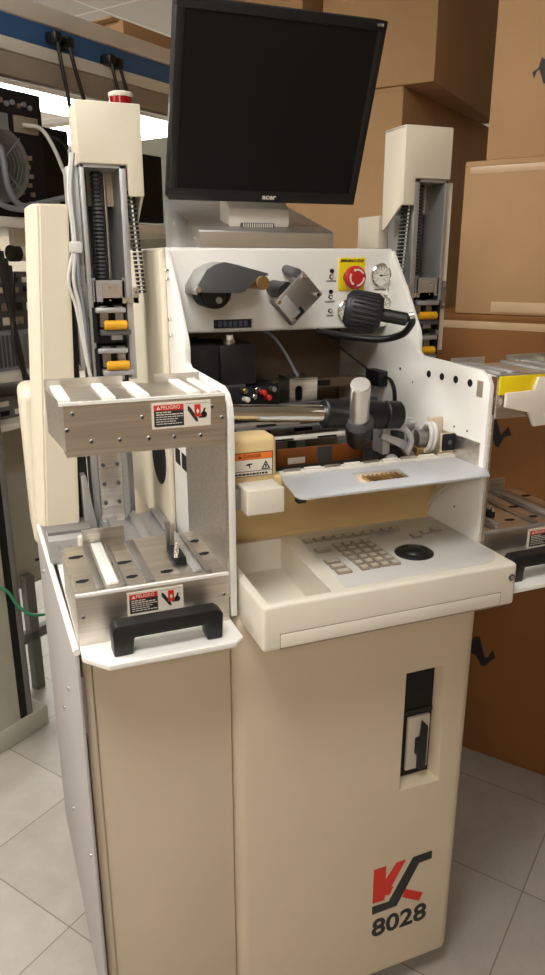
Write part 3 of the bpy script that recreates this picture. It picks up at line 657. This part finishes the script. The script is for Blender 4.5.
q = MB(); q.box(.555, .585, 1.1965, 1.199, 1.1385, 1.1695, 'dgrey'); q.build('dark_patch', am)
q = MB(); q.box(.495, .53, 1.1962, 1.199, 1.141, 1.153, 'paper', .001); q.build('pale_patch', am)
# microscope: steel tube, black barrel, upright steel knob
A = Vector((.385, 1.262, 1.2435)); Bv = Vector((.533, 1.13, 1.2475)); Cv = Vector((.686, 1.128, 1.2335)) 
A = Vector((.392, 1.135, 1.2595)); 
b = MB(); b.cyl(A-Vector((.055, 0, -.0015)), Bv, .0155, 'chrome', n=28); ms = b.build('microscope_arm', WB)
ax = (Cv-Bv).normalized()
b = MB(); b.cyl(Bv, Bv+ax*.118, .0255, 'black', n=36, bev=.003); b.cyl(Bv+ax*.118, Bv+ax*.121, .0235, 'blackm', n=36); b.cyl(Bv+ax*.121, Cv, .0255, 'black', n=36, bev=.003); b.cyl(Cv, Cv+ax*.006, .01, 'dgrey', n=16); b.cyl(Cv-ax*.03, Cv-ax*.03+Vector((0, .09, -.03)), .014, 'dgrey', n=14)
b.build('black_barrel', ms)
gb = Vector((.5985, 1.118, 1.216)); ga = Vector((-.31, -.58, .755)).normalized()
b = MB(); b.cyl(gb-ga*.035, gb+ga*.022, .022, 'black', .0265, n=32, bev=.003); b.cyl(gb+ga*.022, gb+ga*.034, .0255, 'dgrey', .020, n=32); b.build('knob_socket', ms)
b = MB(); b.cyl(gb+ga*.03, gb+ga*.124, .0168, 'grip', n=32, bev=.0015); b.build('upright_grip', ms)
# switch on the right plate
b = MB(); b.box(.765, .792, 1.35, 1.41, 1.245, 1.278, 'black', .003); b.cyl((.775, 1.38, 1.245), (.775, 1.38, 1.237), .006, 'steeld', n=12); sw = b.build('black_switch', WB)
b = MB()
for d_ in (0, .008): b.tube([(.78, 1.352, 1.268), (.783, 1.325+d_, 1.262), (.785, 1.31+d_, 1.235), (.785, 1.31+d_, 1.18)], .0025, 'black', 8, 5)
b.tube([(.66, 1.45, 1.37), (.72, 1.44, 1.32), (.775, 1.40, 1.27)], .002, 'black', 6, 4); b.build('cable', sw)
# clamp fixtures at the right end of the track
b = MB()
b.box(.655, .672, 1.13, 1.17, 1.16, 1.215, 'alu', .004); b.box(.665, .735, 1.15, 1.17, 1.20, 1.21, 'steeld', .002); b.prism([(.65, 1.205), (.70, 1.185), (.725, 1.15), (.71, 1.15), (.69, 1.172), (.645, 1.195)], 'y', 1.12, 1.135, 'alu', .002)
b.tube([(.66, 1.125, 1.215), (.69, 1.12, 1.21), (.705, 1.115, 1.19), (.70, 1.115, 1.165)], .006, 'alu', 8, 5); b.box(.722, .736, 1.14, 1.16, 1.13, 1.20, 'steeld', .003); b.box(.65, .73, 1.19, 1.21, .966, 1.16, 'dgrey')
b.ball((.672, 1.125, 1.148), .014, 'alu'); b.cyl((.735, 1.17, 1.185), (.77, 1.16, 1.18), .016, 'steeld', n=18); b.cyl((.71, 1.2, 1.20), (.77, 1.2, 1.20), .003, 'chrome', n=10); b.cyl((.70, 1.19, 1.215), (.77, 1.21, 1.205), .0025, 'chrome', n=10)
b.build('clamp_fixture', WB)
b = MB()
for d_ in (0, .009):
    b.tube([(.742+d_+.004*math.sin(a), 1.125+.020*math.cos(a), 1.187+.026*math.sin(a)) for a in [2*math.pi*k/16 for k in range(17)]], .0042, 'wcable', 8, 2)
b.cyl((.725, 1.13, 1.186), (.760, 1.125, 1.186), .017, 'steeld', n=20)
b.build('white_ring', WB)
b = MB(); b.box(.755, .7865, 1.135, 1.142, 1.16, 1.222, 'cream', .002); b.box(.757, .7865, 1.095, 1.10, 1.152, 1.20, 'cream', .002); b.box(.768, .7865, 1.10, 1.14, 1.152, 1.16, 'cream'); tb = b.build('tan_bracket', WB)
b = MB(); b.box(.757, .785, 1.088, 1.094, 1.168, 1.200, 'blackm', .003); b.cyl((.771, 1.088, 1.184), (.771, 1.086, 1.184), .004, 'greyprint', n=12); b.build('black_square', tb)
b = MB(); b.box(.720, .752, 1.115, 1.14, 1.155, 1.172, 'brass', .003); b.build('feed_block', WB)

# --- cream housing with the warning label, small box, apron, flap
b = MB(); b.box(.3285, .4205, 1.06, 1.115, 1.115, 1.234, 'aged', .012, 4); b.box(.3285, .430, 1.062, 1.115, 1.112, 1.165, 'aged', .004, 3); hs = b.build('corner_housing', WB)
b = MB(); b.box(.3285, .4115, 1.0588, 1.0605, 1.169, 1.209, 'blackprint'); b.box(.3285, .410, 1.0584, 1.0600, 1.170, 1.197, 'paper'); b.box(.3285, .410, 1.0584, 1.06, 1.1975, 1.208, 'orange')
b.text('DANGER', .0075, 'blackprint', face_y(.376, 1.0582, 1.2026), .0002); b.prism([(.352, 1.200), (.358, 1.200), (.355, 1.2055)], 'y', 1.058, 1.0585, 'blackprint')
b.box(.3285, .41, 1.0582, 1.0586, 1.1775, 1.1785, 'blackprint')
xx = .345
while xx < .402: l = random.uniform(.0025, .006); b.box(xx, xx+l, 1.058, 1.0586, 1.1718, 1.175, 'blackprint'); xx += l+.0012
b.prism([(.391, 1.1795), (.407, 1.1795), (.399, 1.1945)], 'y', 1.0581, 1.0586, 'blackprint'); b.prism([(.3945, 1.1815), (.4035, 1.1815), (.399, 1.190)], 'y', 1.0579, 1.0585, 'paper'); b.prism([(.398, 1.182), (.400, 1.182), (.4005, 1.188), (.3975, 1.188)], 'y', 1.0577, 1.0585, 'blackprint')
b.prism([(.334, 1.181), (.345, 1.181), (.3455, 1.184), (.3405, 1.186), (.347, 1.1945), (.345, 1.195), (.338, 1.187), (.334, 1.187)], 'y', 1.0581, 1.0586, 'blackprint')
b.prism([(.364, 1.188), (.368, 1.191), (.376, 1.191), (.376, 1.189), (.372, 1.188), (.3725, 1.183), (.371, 1.183), (.370, 1.187)], 'y', 1.0581, 1.0586, 'blackprint')
wl = b.build('warning_label', hs); wl['label'] = 'orange and white warning label with pictograms'
b = MB(); b.box(.346, .4085, 1.0, 1.05, 1.123, 1.164, 'tray', .002, 3); sb = b.build('junction_box', hs)
b = MB(); b.box(.334, .346, 1.03, 1.061, 1.125, 1.160, 'steeld', .001); b.build('side_bracket', sb)
b = MB(); b.prism([(1.165, .966), (1.165, 1.02), (1.115, 1.125), (1.115, 1.15), (1.125, 1.15), (1.185, 1.02), (1.185, .966)], 'x', .3285, .7865, 'aged', .0015); ap = b.build('apron_panel', WB)
b = MB(); b.prism([(1.165, 1.03), (1.12, 1.12), (1.04, 1.135), (1.12, 1.08)], 'x', .775, .7865, 'tray', .0015); b.build('gusset', ap)
b = MB(); b.prism([(.435, 1.09), (.419, .985), (.4215, .972), (.430, .9645), (.770, .9645), (.790, 1.0), (.7865, 1.09)], 'z', 1.151, 1.155, 'flap', .0008); fp = b.build('work_flap', WB)
cut(fp, MB().prism([(.557, 1.060), (.648, 1.056), (.642, 1.006), (.545, 1.004)], 'z', 1.14, 1.17, 'alu'))
b = MB(); b.box(.43, .7865, 1.088, 1.104, 1.151, 1.160, 'rail', .002)
for i in range(9): b.cyl((.445+i*.038, 1.094, 1.161), (.475+i*.038, 1.094, 1.161), .0035, 'rail' if i % 2 else 'steel', n=10)
b.build('hinge_strip', fp)
b = MB()
for i in range(8): b.box(.575+i*.009, .578+i*.009, 1.01, 1.058, 1.1435, 1.150, 'brass')
b.box(.54, .66, 1.058, 1.062, 1.143, 1.151, 'beige'); b.box(.54, .66, 1.0, 1.062, 1.141, 1.1435, 'beige'); b.build('vent_slats', fp)
b = MB(); b.box(.425, .44, .985, 1.0, 1.139, 1.151, 'black', .001); b.build('flap_stop', fp)

# --- control tray
b = MB(); b.box(.334, .793, .90, 1.166, .940, 1.016, 'tray', .006, 3); tr = b.build('control_tray', WB)
cut(tr, MB().prism([(.346, .913), (.452, .913), (.464, 1.150), (.350, 1.150)], 'z', .957, 1.03, 'tray', .004))
b = MB(); pts = [(.478, .917), (.735, .917)] + [(.735+.05*math.sin(R(a)), .967-.05*math.cos(R(a))) for a in range(10, 91, 10)] + [(.785, 1.150), (.492, 1.150)]
b.prism(pts, 'z', 1.0155, 1.0170, 'keyplate', .0005); kp = b.build('key_plate', tr)
def key(x, y, wx, wy, big=False):
    X = Matrix.Translation((x, y, 1.017)) @ Matrix.Rotation(R(-2), 4, 'Z')
    b = MB(X); b.box(-wx/2, wx/2, -wy/2, wy/2, 0, .004, 'keys', .001); b.box(-wx/2+.003, wx/2-.003, -wy/2+.003, wy/2-.003, .004, .0047, 'keyface', .0003)
    b.build('key', tr)
for i in range(10): key(.500+.0199*i, 1.113, .016, .016)
key(.508, 1.066, .030, .016)
for r_ in range(6):
    y = 1.075-.0205*r_
    for c_ in range(4): key(.540+.0192*c_+(.0 if r_ < 4 else .0), y, .016, .0165)
for r_ in range(3): key(.501, 1.014-.0215*r_, .026, .0165)
for i in range(3): key(.698+.0255*i, 1.068+.0075*i, .019, .016)
b = MB(); b.lathe([(.034, 0), (.034, .002), (.030, .005), (.024, .0055), (.022, .003), (0, .003)], 'black', (.652, 1.000, 1.0168), n=36); b.ball((.652, 1.000, 1.0185), .0215, 'black', (1, 1, .42)); b.build('trackball', tr)
b = MB(); b.box(.362, .762, .8985, .9012, .9445, .967, 'tray', .001); b.box(.3612, .7628, .8992, .901, .942, .9682, 'keys'); b.build('front_strip', tr)
b = MB(); b.cyl((.782, .8985, .992), (.782, .901, .992), .006, 'dgrey', n=18); b.cyl((.782, .8972, .992), (.782, .899, .992), .0035, 'steel', n=12); b.build('screw', tr)

# ------------------------------------------------------------------ big monitor on the pedestal
mc = Vector((.519, 1.32, 1.752))
MN = thing('flat_monitor', (.519, 1.45, 1.578), 'large black flat monitor switched off, tilted forward on top of the machine', 'monitor')
MX = Matrix.Translation(mc) @ Matrix.Rotation(-.004, 4, 'Z') @ Matrix.Rotation(.363, 4, 'X')
b = MB(MX); W2, H2 = .187, .155
for (x0, x1, z0, z1) in ((-W2, W2, H2-.016, H2), (-W2, W2, -H2, -H2+.021), (-W2, -W2+.0155, -H2+.02, H2-.015), (W2-.0155, W2, -H2+.02, H2-.015)):
    b.box(x0, x1, 0, .03, z0, z1, 'black', .002)
b.text('acer', .013, 'rail', MX.inverted() @ MX @ face_y(0.006, -.0003, -H2+.0105), .0002, wide=1.2, bold=.0004)
b.text('V173', .006, 'rail', face_y(W2-.014, -.0003, H2-.007), .0002)
bz = b.build('bezel', MN)
b = MB(MX); b.box(-W2+.015, W2-.015, .003, .02, -H2+.02, H2-.015, 'screen'); b.build('screen', MN)
b = MB(MX); b.box(-W2+.004, W2-.004, .02, .045, -H2+.004, H2-.004, 'black', .006); b.box(-.10, .10, .04, .06, -.09, .10, 'black', .01); b.build('back_shell', MN)
b = MB(); b.cyl((-.018+.519, 1.39, 1.70), (.018+.519, 1.39, 1.70), .02, 'dgrey', n=18)
b.prism([(1.402, 1.568), (1.402, 1.598), (1.437, 1.622), (1.437, 1.71), (1.462, 1.71), (1.462, 1.575)], 'x', .455, .580, 'rail', .003); b.prism([(1.404, 1.5655), (1.404, 1.572), (1.46, 1.587), (1.46, 1.581)], 'x', .457, .578, 'rail', .001); b.build('stand', MN)
b = MB(); b.box(.478, .546, 1.3975, 1.4025, 1.5632, 1.572, 'dgrey')
for i in range(14): b.box(.482+i*.0045, .4838+i*.0045, 1.3965, 1.398, 1.564, 1.571, 'rail')
b.build('stand_grille', MN)

# ------------------------------------------------------------------ cardboard cartons (room coordinates)
def carton(u0, v0, du, dv, z0, z1, label, m_='card', rot=0.0, mark=None, tapes=(), flaps=False):
    c = UX*(u0+du/2) + VX*(v0+dv/2)
    t = thing('cardboard_box', (c.x, c.y, z0), label, 'box', None)
    X = Matrix.Translation(UX*u0+VX*v0) @ Matrix.Rotation(UA+rot, 4, 'Z')
    b = MB(X); b.box(0, du, 0, dv, z0, z1, m_, .006, 2)
    b.build('carton', t)
    b = MB(X); b.box(-.002, du+.002, dv/2-.003, dv/2+.003, z1-.002, z1, 'card2'); b.box(-.0015, .001, .004, dv-.004, z1-.014, z1-.0005, m_, .0005)
    b.build('top_flap', t)
    for (va, vb, za, zb) in tapes:
        b = MB(X); b.box(-.0012, .001, va-v0, vb-v0, za, zb, 'tape', .0003); b.build('tape', t)
    if mark:
        b = MB(X)
        b.prism([(q[0]-v0, q[1]) for q in mark], 'x', -.0012, .001, 'blackprint'); p = b.build('printed_mark', t); p['label'] = 'wavy black printed mark'
    return t
wave = [(.590, .083), (.568, .085), (.550, .038), (.532, .066), (.521, .042), (.540, .035), (.553, .003), (.563, .006), (.575, .035), (.590, .034)]
mk2 = [(a, b_+1.0) for a, b_ in wave]
mk1 = [(.588, .345), (.583, .385), (.570, .402), (.556, .407), (.535, .343), (.525, .346), (.513, .375), (.502, .350), (.512, .342), (.532, .312), (.542, .311), (.563, .342)]
mk4 = [(.561, 1.942), (.556, 1.928), (.550, 1.944), (.544, 1.945), (.532, 1.914), (.520, 1.912), (.505, 1.95), (.492, 1.93), (.488, 1.945), (.507, 1.972), (.520, 1.945), (.533, 1.966), (.542, 1.972), (.547, 1.950)]
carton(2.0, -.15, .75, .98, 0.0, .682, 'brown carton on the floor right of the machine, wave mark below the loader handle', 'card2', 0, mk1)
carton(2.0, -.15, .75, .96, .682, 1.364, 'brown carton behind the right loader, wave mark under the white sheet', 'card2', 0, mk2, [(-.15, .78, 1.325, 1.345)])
carton(2.0, 0.05, .6, .66, 1.364, 1.750, 'tan carton with pale tape strips at top and bottom, right of the loader tower', 'card', 0, None, [(.05, .694, 1.718, 1.740), (.05, .61, 1.372, 1.398)])
carton(2.01, -.05, .6, .71, 1.750, 2.25, 'topmost tan carton at the upper right edge with a small black wave mark', 'card', 0, mk4)
carton(2.36, 1.055, 1.3, .70, 0, 2.03, 'tall brown carton behind the machine, between the big monitor and the right loader tower', 'card', 0)
carton(2.36, .955, .8, .385, 2.03, 2.55, 'tan carton with a dark right side stacked at the top, right of the big monitor', 'card', R(4))
carton(2.36, 1.43, .5, .40, 2.03, 2.5, 'tan carton peeking out above the top edge of the big monitor', 'card', 0)

# ------------------------------------------------------------------ workbench behind the machine at left
def RX(u, v, z=0): return UX*u + VX*v + Vector((0, 0, z))
BN = thing('workbench', RX(1.9, 2.1), 'grey workbench rack with a blue outlet strip overhead, far left behind the machine', 'workbench')
U0, U1 = .6, 3.4
b = MB(ROOM); b.box(U0, U1, 1.86, 1.92, 2.155, 2.205, 'rail', .006); b.build('top_rail', BN)
b = MB(ROOM); b.box(U0, U1, 1.87, 1.91, 2.095, 2.156, 'blue', .003); bs = b.build('outlet_strip', BN); bs['label'] = 'blue strip of power outlets'
b = MB(ROOM); b.box(U0, U1, 1.86, 2.02, 2.06, 2.095, 'rail', .003); b.box(U0, U1, 1.865, 1.90, 1.998, 2.06, 'board', .004); b.box(U0, U1, 1.90, 2.02, 2.045, 2.06, 'board'); b.build('overhead_shelf', BN)
for z, h_, m_ in ((1.625, .03, 'rail'), (1.18, .025, 'rail'), (1.03, .02, 'rail')):
    b = MB(ROOM); b.box(U0, 2.6 if z > 1.5 else 1.75, 1.85, 2.5, z-h_, z, m_, .003); b.build('shelf_board', BN)
b = MB(ROOM); b.box(1.12, 1.250, 1.80, 1.86, .0, 2.06, 'bench', .008, 3); b.box(1.250, 1.274, 1.802, 1.855, .07, 2.0, 'blackm'); b.box(1.274, 1.296, 1.80, 1.858, .02, 2.0, 'benchd', .003); b.build('post', BN)
b = MB(ROOM); b.box(2.54, 2.6, 1.86, 2.5, 0, 2.0, 'bench', .004); b.build('post', BN)
b = MB(ROOM); b.box(1.08, 1.352, 1.795, 2.45, 0, .075, 'bench', .006); b.build('foot_bar', BN)
b = MB(ROOM); b.box(1.40, 1.62, 2.02, 2.05, .40, .98, 'bench', .004); b.build('back_panel', BN)
b = MB(ROOM); b.box(1.46, 1.50, 1.99, 2.02, 0, .45, 'benchd', .003); b.box(1.36, 1.8, 1.99, 2.02, .20, .24, 'benchd', .003); b.build('lower_brace', BN)

# computer with fan
PC = thing('desktop_computer', RX(1.5, 2.05, 1.625), 'black computer seen from behind with round fan grille, on the top shelf at far left', 'computer')
b = MB(ROOM); b.box(1.32, 1.605, 1.87, 2.3, 1.625, 1.965, 'blackm', .003); b.build('case', PC)
b = MB(ROOM); ctr = (1.44, 1.868, 1.765)
for k in range(8): b.ring(ctr, -VX, .012+.0125*k, .0140+.0125*k, .002, 'grey', n=36, X=ROOM.inverted() @ Matrix.Translation(RX(1.44, 1.869, 1.765)) @ Matrix.Translation(-Vector(ctr)))
for a in range(4): 
    q = Vector((math.cos(R(45+90*a)), 0, math.sin(R(45+90*a))))*.105
    b.tube([(1.44, 1.8665, 1.765), (1.44+q.x, 1.8665, 1.765+q.z)], .0022, 'gcable', 6, 1)
b.build('fan_grille', PC)
b = MB(ROOM); b.box(1.50, 1.585, 1.864, 1.871, 1.855, 1.90, 'board', .002); b.box(1.39, 1.48, 1.864, 1.871, 1.855, 1.90, 'gcable', .002); b.build('rear_panel', PC)
b = MB(ROOM)
for i in range(9): b.cyl((1.40+.02*i, 1.871, 1.925+.006*(i % 2)), (1.40+.02*i, 1.862, 1.925+.006*(i % 2)), .007, 'gcable' if i % 3 else 'steeld', n=10)
for i in range(6): b.box(1.53+.008*(i % 2), 1.545+.008*(i % 2), 1.866, 1.871, 1.66+.025*i, 1.672+.025*i, 'steeld')
b.build('connector', PC)
# dark displays on the top shelf
for (u0, u1, v0, z1, lb) in ((1.66, 1.82, 2.0, 1.91, 'black box-shaped display on the top shelf just right of the fan computer'), (1.97, 2.30, 2.02, 1.885, 'black display on the top shelf between left tower and big monitor')):
    t = thing('shelf_display', RX((u0+u1)/2, v0+.05, 1.625), lb, 'monitor')
    b = MB(ROOM); b.box(u0, u1, v0, v0+.045, 1.645, z1, 'blackm', .004); b.build('housing', t)
    b = MB(ROOM); b.box(u0+.02, u1-.02, v0-.002, v0+.002, 1.67, z1-.02, 'screen'); b.build('panel', t)
    b = MB(ROOM); b.box((u0+u1)/2-.06, (u0+u1)/2+.06, v0-.04, v0+.12, 1.625, 1.635, 'black', .002); b.box((u0+u1)/2-.02, (u0+u1)/2+.02, v0+.045, v0+.07, 1.63, 1.75, 'black'); b.build('foot', t)
# equipment on the lower shelves
def unit(u0, u1, z0, z1, v0, m_, lb, holes, name='electronic_unit', cat='equipment'):
    t = thing(name, RX((u0+u1)/2, v0+.12, z0), lb, cat)
    b = MB(ROOM); b.box(u0, u1, v0, v0+.3, z0, z1, m_, .004); b.build('case', t)
    b = MB(ROOM)
    for (a, c_, d_, e_, hm) in holes: b.box(u0+a*(u1-u0), u0+c_*(u1-u0), v0-.003, v0+.001, z0+d_*(z1-z0), z0+e_*(z1-z0), hm, .0006)
    b.build('rear_socket', t)
rnd = [(.05+.16*i, .05+.16*i+.1, .15+.42*j, .38+.42*j, ('blackm', 'paper', 'steeld')[(i+j) % 3]) for i in range(6) for j in range(2)]
unit(1.37, 1.66, 1.18, 1.30, 1.90, 'gcable', 'light grey unit with slots on the middle shelf at the left edge', [(.02+.05*i, .05+.05*i, .1, .9, 'dgrey') for i in range(6)]+[(.4, .95, .1, .9, 'benchd')])
unit(1.37, 1.66, 1.30, 1.40, 1.92, 'dgrey', 'dark unit with white sockets stacked on the light grey unit', rnd)
unit(1.37, 1.66, 1.40, 1.47, 1.93, 'dgrey', 'flat dark unit with a row of connectors under the top shelf', rnd)
unit(1.37, 1.70, 1.03, 1.10, 1.92, 'benchd', 'flat grey unit on the lowest bench shelf', rnd[:6])
b = MB(ROOM); b.cyl((1.52, 1.93, 1.525), (1.66, 1.93, 1.525), .022, 'rail', n=20, bev=.003); b.box(1.5, 1.68, 1.92, 1.94, 1.54, 1.597, 'rail'); b.cyl((1.49, 1.93, 1.525), (1.52, 1.93, 1.525), .024, 'black', n=20); q = b.build('tube_lamp', BN)
# cardboard on the top rail
b = MB(ROOM); b.box(1.98, 2.28, 1.88, 2.2, 2.205, 2.25, 'card', .004); b.box(1.95, 2.2, 1.9, 2.1, 2.25, 2.255, 'card', .001); tag(b.build('cardboard_sheet'), 'flattened piece of cardboard lying on the bench top rail beside the big monitor', 'cardboard')
# cords plugged into the blue strip
def cord(pts, r, m_, lb, name='power_cord', plug=None):
    t = thing(name, RX(*pts[0]), lb, 'cable')
    b = MB(ROOM); b.tube(pts, r, m_, 8, 6); b.build('cable_run', t)
    if plug:
        b = MB(ROOM); p = pts[0]; b.box(p[0]-.014, p[0]+.014, p[1]-.010, p[1]+.036, p[2]-.012, p[2]+.018, 'black', .006); b.build('plug', t)
cord([(1.655, 1.835, 2.120), (1.66, 1.83, 2.06), (1.68, 1.83, 1.95), (1.705, 1.84, 1.80), (1.71, 1.86, 1.66)], .006, 'black', 'black power cord hanging from the leftmost plug of the blue strip', plug=1)
cord([(1.700, 1.835, 2.115), (1.71, 1.83, 2.06), (1.745, 1.83, 1.95), (1.78, 1.85, 1.80), (1.79, 1.86, 1.66)], .006, 'black', 'black power cord from the second plug, left of the tower head', plug=1)
cord([(1.87, 1.835, 2.105), (1.88, 1.83, 2.05), (1.895, 1.83, 1.98), (1.90, 1.85, 1.80)], .0055, 'black', 'black power cord dropping behind the red signal lamp, left of the pair', plug=1)
cord([(1.905, 1.835, 2.10), (1.92, 1.83, 2.05), (1.94, 1.83, 1.98), (1.945, 1.85, 1.80)], .0055, 'black', 'black power cord dropping behind the red signal lamp, right of the pair', plug=1)
cord([(1.52, 1.855, 1.875), (1.57, 1.83, 1.865), (1.60, 1.80, 1.78), (1.63, 1.79, 1.66), (1.63, 1.80, 1.50)], .006, 'wcable', 'white cable running down from the computer back to the tall cream cover', 'signal_cable')
cord([(1.40, 1.86, 1.82), (1.425, 1.84, 1.80), (1.43, 1.83, 1.70), (1.47, 1.83, 1.655), (1.56, 1.83, 1.67), (1.66, 1.82, 1.69), (1.71, 1.83, 1.66)], .009, 'gcable', 'thick grey cable looping across the round fan grille', 'signal_cable')
cord([(1.38, 1.86, 1.80), (1.385, 1.84, 1.72), (1.40, 1.83, 1.655), (1.50, 1.82, 1.645), (1.60, 1.82, 1.665)], .008, 'gcable', 'thinner grey cable below the looping cable on the fan', 'signal_cable')
cord([(1.615, 1.86, 1.86), (1.65, 1.84, 1.84), (1.69, 1.83, 1.77), (1.71, 1.83, 1.66)], .006, 'black', 'black cable arching beside the fan computer', 'signal_cable')
for i in range(5):
    d_ = .012*i
    cord([(1.375+d_, 1.835, 1.55-.02*i), (1.385+d_*.5, 1.83, 1.42), (1.405-d_*.3, 1.82, 1.25), (1.42+d_*.6, 1.82, 1.10), (1.45+d_, 1.82, .90)], .0075, 'black', 'one of the black cables bundled down the left edge in front of the shelves', 'hanging_cable')
for o in COL.objects:
    if o.name.startswith('hanging_cable') and o.parent is None: o['group'] = 'black cable bundle at the left edge'
cord([(1.39, 1.81, 1.05), (1.42, 1.80, .95), (1.46, 1.80, .85), (1.50, 1.78, .75)], .004, 'black', 'thin black cable curving across the grey back panel', 'signal_cable')
cord([(1.22, 1.79, .56), (1.245, 1.785, .535), (1.27, 1.78, .48), (1.31, 1.77, .435), (1.38, 1.76, .415), (1.46, 1.76, .415)], .005, 'green', 'thin green cable sagging from the bench post', 'signal_cable')
cord([(1.36, 1.79, .60), (1.42, 1.78, .60), (1.52, 1.78, .63)], .005, 'black', 'short black cable from the bench post towards the machine', 'signal_cable')
